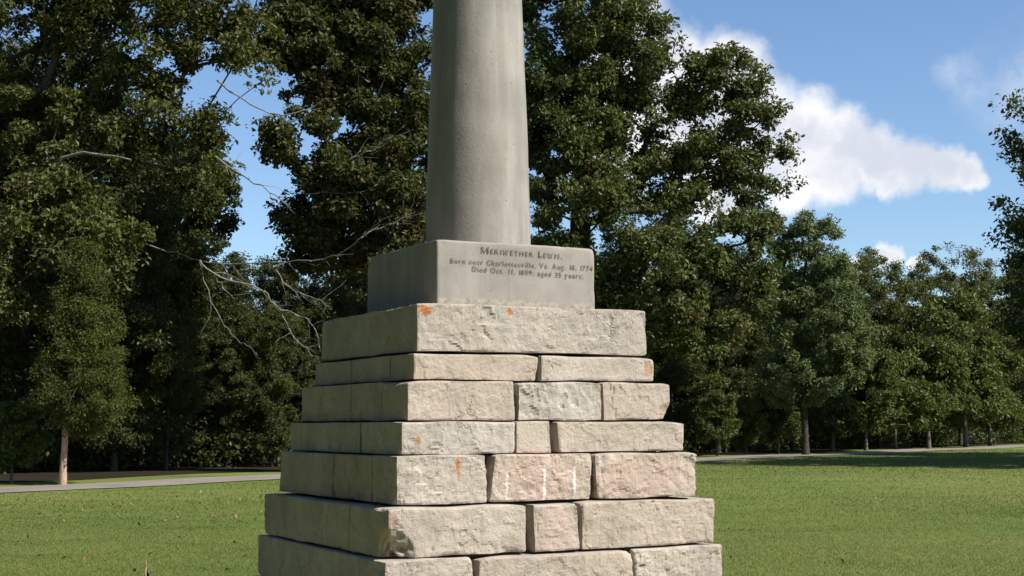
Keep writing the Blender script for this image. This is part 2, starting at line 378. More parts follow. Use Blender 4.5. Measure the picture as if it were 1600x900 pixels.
CHIP = [(6, (-1, -1), .15, .11), (6, (-.33, -1), .09, .03), (3, (1, -1), .10, .05), (5, (.42, 1), .05, .03), (7, (.40, 1), .06, .04), (2, (1, 1), .03, .02), (5, (-1, -1), .05, .02)]
srs = random.Random(11)
for ci in range(1, 11):
    w = HW[ci]; z1 = EYE + LV[ci] - .004; z0 = EYE + LV[ci + 1] + {1: .012, 5: .012}.get(ci, .005)
    zm = (LV[ci] + LV[ci + 1]) / 2
    def yfind(fn):                                   # middle line of the course in the picture
        for _ in range(1): pass
        return 450 + (math.tan(PITCH) - zm / 8.0) * F_PX
    yp = yfind(None)
    if FRONT[ci] is None: fx_ = [-w + 2 * w * k for k in ((0, .37, .71, 1), (0, .29, .62, 1), (0, .4, .75, 1))[ci - 8]]
    else: fx_ = [-w] + [on_front(px, yp, w).x for px in FRONT[ci]] + [w]
    if LEFT[ci] is None: ly_ = [-w, -w + .45 * w, .3 * w, w]
    else: ly_ = [-w] + sorted(on_left(px, yp, w).y for px in LEFT[ci]) + [w]
    dep = min(.34, .42 * w)                          # how deep a face stone reaches into the base
    vis = ci <= 7
    st = .0115 if vis else .03
    g = .0048
    k = 0
    amp = {1: .020, 2: .009, 3: .019, 4: .012, 5: .019, 6: .015, 7: .016}.get(ci, .014)
    rad = {1: .006, 4: .006, 6: .011, 7: .011, 5: .008}.get(ci, .007)
    # front row, the first block also shows its end on the left face
    ends = []
    for a, b in zip(fx_[:-1], fx_[1:]):
        dd_ = dep
        if a == -w: dd_ = (ly_[1] + w) if (len(ly_) > 2 and ly_[1] + w < .75) else dep
        if ci == 1: dd_ = 2 * w
        j = srs.uniform(-.012, .012)
        sk = [abs(srs.gauss(0, .010)) * srs.choice((0, 1, 1.6)) for _ in range(4)] + [abs(srs.gauss(0, .008)) for _ in range(2)]
        if a == -w: sk[0] = sk[1] = 0
        if b == w: sk[2] *= .6; sk[3] *= .6
        me = rock((a + (g if a != -w else 0), -w + j * .6, z0), (b - (g if b != w else 0), -w + dd_, z1 + j * .3), ci * 100 + k, amp * srs.uniform(.6, 1.3), rad, st, 'l' if a == -w else '', False, sk, .007)
        for (cc_, pt_, r_, k_) in CHIP:               # broken corners
            if cc_ == ci:
                for vv in me.vertices:
                    q = Vector((pt_[0] * w, -w, z0 if pt_[1] < 0 else z1)); d = (vv.co - q).length
                    if d < r_: s_ = (1 - d / r_) * k_ * (1 + .5 * noise.noise(vv.co * 25)); vv.co += Vector((-pt_[0] * .5, .8, -pt_[1] * .15)) * s_
        new_obj('stone', me, MON, M_stone); k += 1
        ends.append(-w + dd_)
    if ci == 1: continue
    # left row
    ys = [ends[0]] + [y for y in ly_[1:] if y > ends[0] + .12]
    for a, b in zip(ys[:-1], ys[1:]):
        me = rock((-w + srs.uniform(-.004, .004), a + g, z0), (-w + dep, b - (g if b != w else 0), z1), ci * 100 + 50 + k, amp, rad, st, 'l')
        new_obj('stone', me, MON, M_stone); k += 1
    # right row and back row, out of sight
    me = rock((w - dep, -w + dep + g, z0), (w, .1 * w, z1), ci * 100 + 70, amp, rad, .045, 'l'); new_obj('stone', me, MON, M_stone)
    me = rock((w - dep, .1 * w + g, z0), (w, w, z1), ci * 100 + 71, amp, rad, .045, 'l'); new_obj('stone', me, MON, M_stone)
    me = rock((-w + dep + g, w - dep, z0), (w - dep - g, w, z1), ci * 100 + 72, amp, rad, .045); new_obj('stone', me, MON, M_stone)
# rubble core inside, dark behind the open joints
v, f = [], []
for ci in range(2, 11):
    w = HW[ci] - .11; b = len(v)
    for z in (EYE + LV[ci + 1], EYE + LV[ci]):
        z = max(z, .01)
        for x, y in ((-w, -w), (w, -w), (w, w), (-w, w)): v.append((x, y, z - .002))
    f += [(b, b + 3, b + 2, b + 1), (b + 4, b + 5, b + 6, b + 7)] + [(b + i, b + (i + 1) % 4, b + 4 + (i + 1) % 4, b + 4 + i) for i in range(4)]
mt, t, out = new_mat('old_mortar'); tcn = N(t, 'ShaderNodeTexCoord')
bsdf(t, out, ramp(t, noi(t, tcn.outputs['Object'], 12, 4), [(.3, (.10, .085, .065)), (.7, (.17, .145, .11))]), .95, .1)
new_obj('rubble_core', mesh_py('rubble_core', v, f), MON, mt)

# dressed stone for the inscribed block and the column
def dressed(name, streak):
    mt, t, out = new_mat(name); tcn = N(t, 'ShaderNodeTexCoord'); tcn.object = MON; P = tcn.outputs['Object']
    mp = N(t, 'ShaderNodeMapping'); mp.inputs['Scale'].default_value = (7, 7, .7); t.links.new(P, mp.inputs[0])
    s = noi(t, mp.outputs[0], 1.5, 6, .6); n1 = noi(t, P, 3.2, 5, .6); n2 = noi(t, P, 45, 4, .7); n3_ = noi(t, P, 120, 2, .6)
    c = ramp(t, n1, [(.3, (.23, .208, .18)), (.5, (.28, .255, .222)), (.72, (.34, .31, .27))])
    c = mixc(t, smooth(t, s, .46, .72, 0, streak), c, (.37, .345, .30))
    c = mixc(t, smooth(t, s, .30, .46, streak * .9, 0), c, (.205, .19, .165))
    c = mixc(t, smooth(t, n2, .56, .74, 0, .45), c, (.22, .20, .17))
    vor = N(t, 'ShaderNodeTexVoronoi', i_Scale=17.); t.links.new(P, vor.inputs['Vector'])
    pit = math_(t, 'MULTIPLY', smooth(t, vor.outputs['Distance'], .05, .10, 1, 0), smooth(t, noi(t, P, 6, 2), .52, .6))
    c = mixc(t, math_(t, 'MULTIPLY', pit, .8), c, (.10, .09, .075))
    if name == 'inscribed_block_stone':
        sp = N(t, 'ShaderNodeSeparateXYZ'); t.links.new(P, sp.inputs[0])
        zr = math_(t, 'ADD', sp.outputs['Z'], math_(t, 'MULTIPLY', math_(t, 'SUBTRACT', n1, .5), .05))
        f = smooth(t, zr, EYE + .675, EYE + .69, .7, 0)                         # the tooled, dirtier foot of the block
        foot = mixc(t, smooth(t, noi(t, P, 30, 4, .7), .4, .62), (.40, .355, .29), (.24, .205, .165))
        c = mixc(t, f, c, foot)
    h = math_(t, 'SUBTRACT', math_(t, 'ADD', math_(t, 'MULTIPLY', n2, .5), math_(t, 'MULTIPLY', n3_, .3)), pit)
    bsdf(t, out, c, .85, .2, h, .32, .01); return mt
w = HW[0]
def blk(lo, hi, rad, step, seed, chips):
    me = rock(lo, hi, seed, .0022, rad, step, 'l', True)
    for vv in me.vertices:                            # chipped corners
        for (c, r, k) in chips:
            d = (vv.co - Vector(c)).length
            if d < r:
                s = (1 - d / r) * k * (1 + .6 * noise.noise(vv.co * 40)); vv.co += (Vector((0, 0, EYE + .8)) - vv.co).normalized() * s
    return me
z1 = EYE + LV[0]
plinth = new_obj('inscribed_block', blk((-w, -w, EYE + LV[1] + .001), (w, w, z1), .006, .014, 900,
    [((w, -w, z1), .035, .013), ((-w, -w, z1), .035, .012), ((-w, w, z1), .05, .03), ((-w + .03, -w, z1 - .02), .018, .008), ((w * .6, -w, z1), .03, .006)]), MON, dressed('inscribed_block_stone', .45))
# column shaft with a broken head above the picture
seg, zz = 96, list(np.linspace(EYE + LV[0] - .003, EYE + 3.05, 60)); v, f = [], []
for i, z in enumerate(zz):
    k = (z - EYE - 1.0) / 1.55
    r = .312 - .048 * k + .004 * math.sin(min(1, max(0, k)) * math.pi)
    for j in range(seg):
        a = 2 * math.pi * j / seg
        d = .0025 * noise.noise(Vector((math.cos(a) * 2, math.sin(a) * 2, z * 2.2))) + .0012 * noise.noise(Vector((math.cos(a) * 7, math.sin(a) * 7, z * 8)))
        zc = z
        if i > 52: zc = z + (i - 52) / 7 * (.22 * noise.noise(Vector((math.cos(a) * 1.1, math.sin(a) * 1.1, 4.2))) + .10 * noise.noise(Vector((math.cos(a) * 3, math.sin(a) * 3, 1.7))))
        v.append(((r + d) * math.cos(a), (r + d) * math.sin(a), zc))
for i in range(len(zz) - 1):
    for j in range(seg): f.append((i * seg + j, i * seg + (j + 1) % seg, (i + 1) * seg + (j + 1) % seg, (i + 1) * seg + j))
b = (len(zz) - 1) * seg
v.append((0, 0, sum(v[b + j][2] for j in range(seg)) / seg + .06)); ct = len(v) - 1
for j in range(seg): f.append((b + j, b + (j + 1) % seg, ct))
new_obj('column', mesh_py('column', v, f, True), MON, dressed('column_stone', .75))

# the inscription, cut letters with serifs
mt, t, out = new_mat('cut_letter'); tcn = N(t, 'ShaderNodeTexCoord')
nn = noi(t, tcn.outputs['Object'], 40, 3, .7)
bsdf(t, out, ramp(t, nn, [(.35, (.085, .076, .062)), (.65, (.20, .18, .15))]), .95, .05); M_let = mt
def glyph(ch, bold):
    if ch in 'MW':                                    # broad roman capitals with serifs
        k = .03
        def bar(x0, y0, x1, y1, w_): return [(x0 - w_, y0), (x0 + w_, y0), (x1 + w_, y1), (x1 - w_, y1)]
        qs = [bar(.12, 0, .12, .7, .035), bar(.14, .7, .46, .06, .065), bar(.80, .7, .46, .06, .035), bar(.82, 0, .82, .7, .065), bar(.12, 0, .12, .05, .11), bar(.82, 0, .82, .05, .14), bar(.1, .65, .1, .7, .11), bar(.85, .65, .85, .7, .11)]
        if ch == 'W': qs = [bar(.28, .0, .10, .7, .06), bar(.28, 0, .46, .6, .035), bar(.64, 0, .46, .6, .06), bar(.64, 0, .82, .7, .035), bar(.1, .65, .1, .7, .12), bar(.82, .65, .82, .7, .11)]
        V = [p for q in qs for p in q]; return V, [tuple(range(i * 4, i * 4 + 4)) for i in range(len(qs))], .96
    cu = bpy.data.curves.new('glyph', 'FONT'); cu.body = ch; cu.size = 1; cu.offset = bold; cu.resolution_u = 3
    o = bpy.data.objects.new('glyph', cu); COL.objects.link(o); bpy.context.view_layer.update()
    dg = bpy.context.evaluated_depsgraph_get(); me = bpy.data.meshes.new_from_object(o.evaluated_get(dg)); w_ = o.dimensions.x
    bpy.data.objects.remove(o); bpy.data.curves.remove(cu)
    V = [tuple(p.co[:2]) for p in me.vertices]; Fs = [tuple(p.vertices) for p in me.polygons]; bpy.data.meshes.remove(me)
    if ch.isalpha() and V and ch not in 'oOcCSseagMW':
        ymin = min(p[1] for p in V); ymax = max(p[1] for p in V)
        for yy, up in ((ymin, 1), (ymax, -1)):
            xs = sorted(p[0] for p in V if abs(p[1] - yy) < .012)
            grp = []
            for x in xs:
                if grp and x - grp[-1][1] < .14: grp[-1][1] = x
                else: grp.append([x, x])
            for a, b_ in grp:
                if b_ - a < .02 and ch not in 'MWVvywA': continue
                k = len(V); V += [(a - .05, yy), (b_ + .05, yy), (b_ + .05, yy + up * .035), (a - .05, yy + up * .035)]
                Fs.append((k, k + 1, k + 2, k + 3) if up > 0 else (k, k + 3, k + 2, k + 1))
    wx = {'M': 1.3, 'W': 1.1, 'I': 1.0}.get(ch, 1.0); V = [(p[0] * wx, p[1]) for p in V]
    return V, Fs, (max((p[0] for p in V), default=.3) if V else .3)
_gc = {}
def text_line(s, p0, p1, size, caps=False, bold=.012, drop=0.):
    """letters along the front face, from point p0 to p1 (monument coordinates), as one part"""
    items, x = [], 0.
    for i, ch in enumerate(s):
        if ch == ' ': x += .42; continue
        sm = caps and ch.islower(); c = ch.upper() if sm else ch
        key = (c, bold)
        if key not in _gc: _gc[key] = glyph(c, bold)
        V, Fs, wd = _gc[key]; k = .76 if sm else 1.
        items.append((V, Fs, x, k)); x += wd * k + .13
    L = (p1 - p0); sxx = L.length / x; slope = L.z / L.length
    OV, OF = [], []
    for V, Fs, xo, k in items:
        b_ = len(OV)
        for (a, h) in V:
            X = (xo + a * k) * sxx
            OV.append((p0.x + X, -HW[0] - .0048 - .0012 * 0, p0.z + h * k * size + slope * X))
        OF += [tuple(q + b_ for q in fc) for fc in Fs]
    return mesh_py('inscription_line', OV, OF)
for s, a, b_, size, caps, bold in (('Meriwether Lewis.', (751, 395), (880, 404.5), .050, True, .008), ('Born near Charlottesville, Va. Aug. 18, 1774', (703, 410.5), (927, 423.3), .040, False, .004), ('Died Oct. 11, 1809; aged 35 years;', (737, 423.5), (912, 435.5), .040, False, .004)):
    me = text_line(s, on_front(*a, HW[0]), on_front(*b_, HW[0]), size, caps, bold)
    new_obj('inscription_line', me, plinth, M_let)['kind'] = 'stuff'

# ------------------------------------------------------------------ small flag on a stick at the left foot of the picture
fl = at(228, 875, 11.0); FL = empty('stick_flag', (fl.x, fl.y, 0), R(20))
tag(FL, 'small furled flag on a thin stick, in the grass left of the monument', 'flag')
def tube(pts, rad, n=8):
    V, Fs = [], []
    for i, (p, r) in enumerate(zip(pts, rad)):
        p = Vector(p); tdir = (Vector(pts[min(i + 1, len(pts) - 1)]) - Vector(pts[max(i - 1, 0)])).normalized()
        s_ = tdir.cross(Vector((.13, .97, .2))).normalized(); w_ = tdir.cross(s_)
        for j in range(n):
            a = 2 * math.pi * j / n; V.append(tuple(p + (s_ * math.cos(a) + w_ * math.sin(a)) * r))
        if i:
            for j in range(n): Fs.append(((i - 1) * n + j, (i - 1) * n + (j + 1) % n, i * n + (j + 1) % n, i * n + j))
    Fs.append(tuple(range(n))[::-1]); Fs.append(tuple(range((len(pts) - 1) * n, len(pts) * n)))
    return V, Fs
def plain(name, col, rough=.7):
    mt, t, out = new_mat(name); tcn = N(t, 'ShaderNodeTexCoord'); nn = noi(t, tcn.outputs['Object'], 30, 3)
    bsdf(t, out, mixc(t, smooth(t, nn, .35, .7, 0, .35), col, tuple(c * .6 for c in col)), rough, .3); return mt
ft = fl.z
new_obj('stick', mesh_py('stick', *tube([(0, 0, 0), (.002, 0, .3), (0, 0, ft - .05)], [.005, .005, .005]), True), FL, plain('pale_wood', (.30, .21, .13)))
new_obj('spear_tip', mesh_py('spear_tip', *tube([(0, 0, ft - .055), (0, 0, ft - .048), (0, 0, ft - .035), (0, 0, ft - .015), (0, 0, ft)], [.004, .006, .008, .005, .001]), True), FL, plain('gilt', (.36, .22, .10), .5))
mt, t, out = new_mat('flag_cloth'); tcn = N(t, 'ShaderNodeTexCoord'); sp = N(t, 'ShaderNodeSeparateXYZ'); t.links.new(tcn.outputs['UV'], sp.inputs[0])
stp = math_(t, 'GREATER_THAN', math_(t, 'FRACT', math_(t, 'MULTIPLY', sp.outputs['Y'], 6.5)), .5)
cc = mixc(t, stp, (.75, .75, .75), (.45, .03, .05))
cant = math_(t, 'MULTIPLY', math_(t, 'LESS_THAN', sp.outputs['X'], .42), math_(t, 'GREATER_THAN', sp.outputs['Y'], .46))
cc = mixc(t, cant, cc, (.03, .045, .14)); bsdf(t, out, cc, .8, .1)
V, Fs, UV = [], [], []
nu, nv = 24, 10
for i in range(nu + 1):
    for j in range(nv + 1):
        u_, v_ = i / nu, j / nv
        X = .008 + u_ * .07; Y = .018 * math.sin(u_ * 15 + v_ * 1.5) * (.3 + u_); Z = ft - .07 - (1 - v_) * .20 - u_ * .16 * (1 - .25 * u_)
        V.append((X, Y, Z)); UV.append((u_, v_))
for i in range(nu):
    for j in range(nv):
        a = i * (nv + 1) + j; Fs.append((a, a + nv + 1, a + nv + 2, a + 1))
me = mesh_py('cloth', V, Fs, True); uvl = me.uv_layers.new(name='UVMap')
for lp in me.loops: uvl.data[lp.index].uv = UV[lp.vertex_index]
new_obj('cloth', me, FL, mt)

# ------------------------------------------------------------------ trees
def mat_leaf(name, c0, c1, c2, brown=0., trans=.3, gloss=.48, bc=(.13, .075, .035)):
    mt, t, out = new_mat(name); g = N(t, 'ShaderNodeNewGeometry'); tcn = N(t, 'ShaderNodeTexCoord'); P = tcn.outputs['Object']
    oi = N(t, 'ShaderNodeObjectInfo').outputs['Random']
    n1 = noi(t, P, .55, 3, .6)
    rr = math_(t, 'ADD', math_(t, 'MULTIPLY', g.outputs['Random Per Island'], .65), math_(t, 'MULTIPLY', n1, .5))
    c = ramp(t, rr, [(.15, c0), (.5, c1), (.95, c2)])
    if brown:
        n2 = noi(t, vmath(t, 'ADD', P, (9, 4, 2)), .45, 3, .6)
        f = math_(t, 'MULTIPLY', smooth(t, n2, .5, .66), smooth(t, g.outputs['Random Per Island'], .75 - brown, .95 - brown * .6))
        c = mixc(t, f, c, bc)
    hs = N(t, 'ShaderNodeHueSaturation', i_Saturation=1.02, i_Hue=.491); t.links.new(c, hs.inputs['Color']); t.links.new(math_(t, 'MULTIPLY_ADD', oi, .28, .80), hs.inputs['Value'])
    p = N(t, 'ShaderNodeBsdfPrincipled', i_Roughness=gloss); p.inputs['Specular IOR Level'].default_value = .24; t.links.new(hs.outputs[0], p.inputs['Base Color'])
    tr = N(t, 'ShaderNodeBsdfTranslucent'); t.links.new(mixc(t, .5, hs.outputs[0], (.10, .14, .02)), tr.inputs[0])
    mx = N(t, 'ShaderNodeMixShader', n0=trans); t.links.new(p.outputs[0], mx.inputs[1]); t.links.new(tr.outputs[0], mx.inputs[2]); t.links.new(mx.outputs[0], out.inputs[0]); return mt
def mat_bark(name, c0, c1):
    mt, t, out = new_mat(name); tcn = N(t, 'ShaderNodeTexCoord'); mp = N(t, 'ShaderNodeMapping'); mp.inputs['Scale'].default_value = (9, 9, 1.5); t.links.new(tcn.outputs['Object'], mp.inputs[0])
    n1 = noi(t, mp.outputs[0], 2.2, 5, .65)
    bsdf(t, out, ramp(t, n1, [(.32, c0), (.68, c1)]), .92, .15, n1, .8, .04); return mt
ML = dict(
    oak=mat_leaf('oak_leaf', (.044, .062, .017), (.082, .104, .027), (.13, .15, .042), .14),
    oakb=mat_leaf('autumn_oak_leaf', (.042, .052, .014), (.078, .088, .023), (.125, .130, .036), .45),
    left=mat_leaf('hickory_leaf', (.044, .056, .013), (.084, .098, .023), (.140, .148, .038), .10),
    cedar=mat_leaf('cedar_spray', (.036, .048, .010), (.064, .080, .014), (.100, .114, .022), .0, .12, .75),
    pale=mat_leaf('pale_leaf', (.11, .155, .056), (.175, .235, .088), (.24, .30, .13), 0, .4),
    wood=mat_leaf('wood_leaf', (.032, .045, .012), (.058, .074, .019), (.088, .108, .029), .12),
    far=mat_leaf('far_leaf', (.054, .064, .016), (.090, .102, .025), (.135, .145, .036), .1),
    young=mat_leaf('young_leaf', (.052, .074, .018), (.092, .124, .028), (.14, .17, .038), 0, .34))
MB_ = dict(grey=mat_bark('grey_bark', (.075, .066, .054), (.17, .15, .125)), dark=mat_bark('dark_bark', (.035, .030, .025), (.085, .072, .058)),
    red=mat_bark('red_bark', (.26, .12, .07), (.52, .40, .30)), pale=mat_bark('pale_bark', (.22, .205, .17), (.40, .37, .31)), dead=mat_bark('dead_wood', (.15, .135, .115), (.30, .275, .24)))

def seg_mesh(name, segs, n=6):
    """tapered pieces (p, q, rp, rq) as one mesh"""
    P = np.array([s[0] for s in segs], float); Q = np.array([s[1] for s in segs], float); ra = np.array([s[2] for s in segs]); rb = np.array([s[3] for s in segs])
    T = Q - P; T /= np.linalg.norm(T, axis=1)[:, None] + 1e-9
    S = np.cross(T, np.array([.31, .83, .47])); S /= np.linalg.norm(S, axis=1)[:, None] + 1e-9; W_ = np.cross(T, S)
    a = np.arange(n) * 2 * np.pi / n
    ring = S[:, None, :] * np.cos(a)[None, :, None] + W_[:, None, :] * np.sin(a)[None, :, None]
    v = np.concatenate([P[:, None] + ring * ra[:, None, None], Q[:, None] + ring * rb[:, None, None]], 1).reshape(-1, 3)
    b = (np.arange(len(segs)) * 2 * n)[:, None]; j = np.arange(n)[None]; k = (np.arange(n) + 1)[None] % n
    f = np.stack([b + j, b + k, b + n + k, b + n + j], -1).reshape(-1, 4)
    return mesh_np(name, v, f, True)
def leaf_mesh(name, C, Rr, per, size, rg, flat=.6, slim=.5, up=.8):
    n = len(C) * per; c = np.repeat(C, per, 0); r = np.repeat(Rr, per)[:, None]
    o = rg.normal(0, 1, (n, 3)); o /= np.linalg.norm(o, axis=1)[:, None]
    o *= (rg.uniform(0, 1, (n, 1)) ** .45); o[:, 2] *= flat
    pos = c + o * r
    ax = o + rg.normal(0, .7, (n, 3)); ax[:, 2] -= .35; ax /= np.linalg.norm(ax, axis=1)[:, None]
    nm = o * np.array([1, 1, 1 / flat]) * 1.0 + rg.normal(0, .5, (n, 3)); nm[:, 2] += up * .55; sd = np.cross(ax, nm); sd /= np.linalg.norm(sd, axis=1)[:, None] + 1e-9
    nm = np.cross(sd, ax)
    L = (size * (.55 + 1.15 * rg.uniform(0, 1, n) ** 1.6))[:, None]
    v = np.stack([pos - ax * L * .5, pos + sd * L * slim * .5 + nm * L * .14 + ax * L * .05, pos + ax * L * .5, pos - sd * L * slim * .5 + nm * L * .14 + ax * L * .05], 1).reshape(-1, 3)
    return mesh_np(name, v, np.arange(n * 4).reshape(-1, 4))
def grow(seed, trunk_r, trunk_h, lobes, ncl, clr=.75, per=90, leaf=.18, lean=(0, 0), low=0., shell=.55, slim=.55, tip=.010, flat=.72, cost=.3, pull=.26):
    """lobes: (x, y, z, rx, ry, rz) in metres from the foot -> meshes trunk, branches, crown"""
    rg = np.random.default_rng(seed)
    nt_ = max(4, int(trunk_h / .6)); pos = np.zeros((9000, 3)); par = np.full(9000, -1); pl = np.zeros(9000)
    wob = rg.uniform(0, 6, 4)
    for i in range(nt_ + 1):
        z = trunk_h * i / nt_; k = i / nt_
        pos[i] = (lean[0] * k * k + .10 * trunk_h / 8 * math.sin(k * 4 + wob[0]) * k, lean[1] * k * k + .10 * trunk_h / 8 * math.sin(k * 5 + wob[1]) * k, z)
        par[i] = i - 1; pl[i] = z * .6
    cnt = nt_ + 1; ntr = cnt
    L = np.array(lobes, float); wt = (L[:, 3] * L[:, 4] * L[:, 5]) ** (.72); wt /= wt.sum()
    li = rg.choice(len(L), ncl, p=wt); d = rg.normal(0, 1, (ncl, 3)); d /= np.linalg.norm(d, axis=1)[:, None]
    rr = shell + (1 - shell) * rg.uniform(0, 1, ncl) ** .6; inn = rg.uniform(0, 1, ncl) < .18; rr[inn] = rg.uniform(.1, .7, inn.sum())
    # lumps: pull targets towards random clump centres so that the crown breaks up
    tg = L[li, :3] + d * rr[:, None] * L[li, 3:]
    tg = tg[tg[:, 2] > low]
    cores = tg[rg.choice(len(tg), max(3, len(tg) // 7), replace=False)]
    dm = ((tg[:, None] - cores[None]) ** 2).sum(-1); near = cores[dm.argmin(1)]
    tg = tg + (near - tg) * pull
    tc_ = pos[:ntr]; o = np.argsort(((tg[:, None] - tc_[None]) ** 2).sum(-1).min(1)); tg = tg[o]
    ends = []
    for T in tg:
        Q = pos[:cnt]; dist = np.linalg.norm(Q - T, axis=1)
        c = dist + cost * pl[:cnt] + 1.6 * np.maximum(0, Q[:, 2] - T[2] + .15 * dist) + np.where((np.arange(cnt) < ntr) & (Q[:, 2] < min(low * .9, trunk_h * .5)), 50, 0)
        b = int(c.argmin()); dd_ = dist[b]
        if dd_ < .05: continue
        ns = max(1, int(dd_ / .8)); p0 = pos[b].copy(); mid = (p0 + T) / 2 + np.array([0, 0, .10 * dd_]) + rg.normal(0, .07 * dd_, 3)
        prev = b
        for s in range(1, ns + 1):
            k = s / ns; p = (1 - k) ** 2 * p0 + 2 * k * (1 - k) * mid + k * k * T + (rg.normal(0, .05, 3) if s < ns else 0)
            if cnt >= 8990: break
            pos[cnt] = p; par[cnt] = prev; pl[cnt] = pl[prev] + dd_ / ns; prev = cnt; cnt += 1
        ends.append(prev)
    area = np.zeros(cnt); area[ends] += 1.
    for i in range(cnt - 1, 0, -1): area[par[i]] += area[i]
    rad = trunk_r * (np.maximum(area, .5) / area[0]) ** .47
    rad = np.maximum(rad, tip)
    zt = pos[:ntr, 2] / trunk_h; rad[:ntr] = np.maximum(rad[:ntr], trunk_r * (1 - .75 * zt)); rad[:ntr] *= 1 + .5 * np.exp(-pos[:ntr, 2] / .25)
    ts = [(pos[par[i]], pos[i], rad[par[i]], rad[i]) for i in range(1, ntr)]; ts[0] = (pos[0] - [0, 0, .15], pos[1], rad[0], rad[1])
    bs = [(pos[par[i]], pos[i], min(rad[par[i]], rad[i] * 1.35), rad[i]) for i in range(ntr, cnt)]
    C = pos[ends]; extra = np.array([par[e] for e in ends]); ex = pos[extra[(extra >= ntr)]]
    ex = ex[rg.uniform(0, 1, len(ex)) < .35]
    C2 = np.concatenate([C, ex]); Rr = clr * rg.uniform(.55, 1.3, len(C2))
    return seg_mesh('trunk', ts, 12), seg_mesh('branches', bs, 5), leaf_mesh('crown', C2, Rr, per, leaf, rg, flat, slim)
def tree(name, meshes, leafm, barkm, loc, label, cat='tree', group=None, rz=0., sc_=1., sz=None):
    e = empty(name, loc, rz); e.scale = (sc_, sc_, sz or sc_); tag(e, label, cat, group)
    for nm, me, mt_ in zip(('trunk', 'branches', 'crown'), meshes, (barkm, barkm, leafm)):
        if not me.materials: me.materials.append(mt_)
        new_obj(nm, me, e)
    return e
def lob(base, D, lst):
    """lobes seen at (px, py) with radius in picture pixels, dy metres behind the foot"""
    r_ = []
    for (px, py, rx, rz_, dy) in lst:
        d = D + dy; p = at(px, py, d); k = d / F_PX
        r_.append((p.x - base.x, p.y - base.y, p.z, rx * k, (rx + rz_) / 2 * k, rz_ * k))
    return r_
def foot(px, D):
    p = at(px, 660, D); return Vector((p.x, p.y, 0))

# --- great oak right of the column
D = 58; b = foot(905, D)
tree('oak_tree', grow(21, .48, 12, lob(b, D, [(900, 60, 130, 140, 0), (970, 60, 92, 100, -2), (900, -130, 150, 120, 0), (960, 190, 105, 105, -1), (1060, 130, 62, 66, 0), (870, 200, 80, 130, -2), (1010, 300, 95, 70, -1), (1150, 150, 80, 88, 0), (1170, 255, 78, 70, 1), (1085, 250, 80, 70, 0), (900, 330, 90, 110, -3),
     (1010, 430, 105, 85, -3), (1130, 400, 95, 80, -2), (1180, 340, 50, 40, -1), (780, 200, 110, 130, 1), (760, -50, 110, 110, 0), (1090, 510, 90, 65, -3), (960, 520, 80, 70, -3), (1150, 470, 70, 60, -1)]), 1650, .56, 90, .18, low=3.0, shell=.42, pull=.3),
     ML['oak'], MB_['dark'], b, 'great spreading oak rising right behind the column, its crown against the white cloud', group='big trees behind the monument')
# --- oak left of the column, turning brown
D = 49.5; b = foot(600, D)
brown_oak = tree('oak_tree', grow(22, .42, 12, lob(b, D, [(590, 40, 110, 130, 0), (610, -90, 150, 100, 0), (640, 190, 80, 110, 0), (540, 110, 75, 90, -1), (500, 30, 55, 70, 0), (560, 260, 85, 70, -1), (620, 330, 90, 80, -1), (540, 380, 80, 55, 0), (640, 430, 80, 60, -2), (500, 200, 36, 40, -2), (485, 400, 45, 36, 1), (432, 205, 22, 45, -3), (430, 40, 45, 70, 0), (470, 60, 62, 75, -1), (428, 200, 34, 62, -2), (505, 275, 52, 55, -1), (470, 345, 52, 45, 0), (530, 330, 60, 50, -1), (505, 130, 55, 55, -1)]), 1300, .50, 88, .165, low=3.0, shell=.5, pull=.32),
     ML['oakb'], MB_['grey'], b, 'oak with browning leaves and bare grey twigs just left of the column', group='big trees behind the monument')
# --- left: large near tree
D = 47; b = foot(-70, D)
left_tree = tree('hickory_tree', grow(23, .34, 11, lob(b, D, [(60, 60, 170, 140, 0), (200, 60, 120, 110, -1), (320, 40, 85, 90, -1), (385, 30, 70, 75, -1), (30, -10, 150, 80, -2), (180, -20, 130, 70, -2), (60, -110, 200, 110, 0), (290, -70, 150, 80, 0), (90, 210, 150, 90, -1), (250, 200, 100, 80, -1), (60, 350, 130, 100, -3), (160, 400, 80, 80, -4), (20, 480, 90, 70, -3), (-120, 150, 150, 200, 0), (322, 250, 46, 42, -1), (400, 100, 50, 50, -1), (345, 180, 36, 40, -1), (-80, 400, 120, 130, -1)]), 1300, .52, 88, .155, low=3.4, pull=.32),
     ML['left'], MB_['dark'], b, 'large olive green tree filling the upper left corner above the cedar', group='big trees behind the monument')
# --- dark rounded tree between
D = 60; b = foot(290, D)
dark_me = grow(24, .24, 9, lob(b, D, [(290, 320, 85, 95, 0), (300, 270, 58, 70, 0), (270, 450, 95, 90, 0), (300, 560, 85, 70, 0), (290, 650, 75, 55, -1)]), 480, .55, 95, .175, low=.6, pull=.34)
tree('rounded_tree', dark_me, ML['wood'], MB_['dark'], b, 'dark rounded tree with its edge against the sky gap, left of the bare branches', group='big trees behind the monument')
# --- cedar beside the road on the left
D = 40.5; b = foot(100, D)
ced = []
for k in range(9):
    z = 1.75 + k * .58; r_ = (1.6 if k else 1.1) * (1 - k / 10) ** .7; ced.append((.45 + .0 * k, .1, z, r_, r_, .42))
tree('cedar_tree', grow(25, .085, 6.3, ced, 520, .34, 110, .08, lean=(.5, 0), low=1.45, shell=.45, slim=.35, tip=.006, flat=.75), ML['cedar'], MB_['red'], b, 'small olive cedar with reddish sunlit trunk on the far road verge')
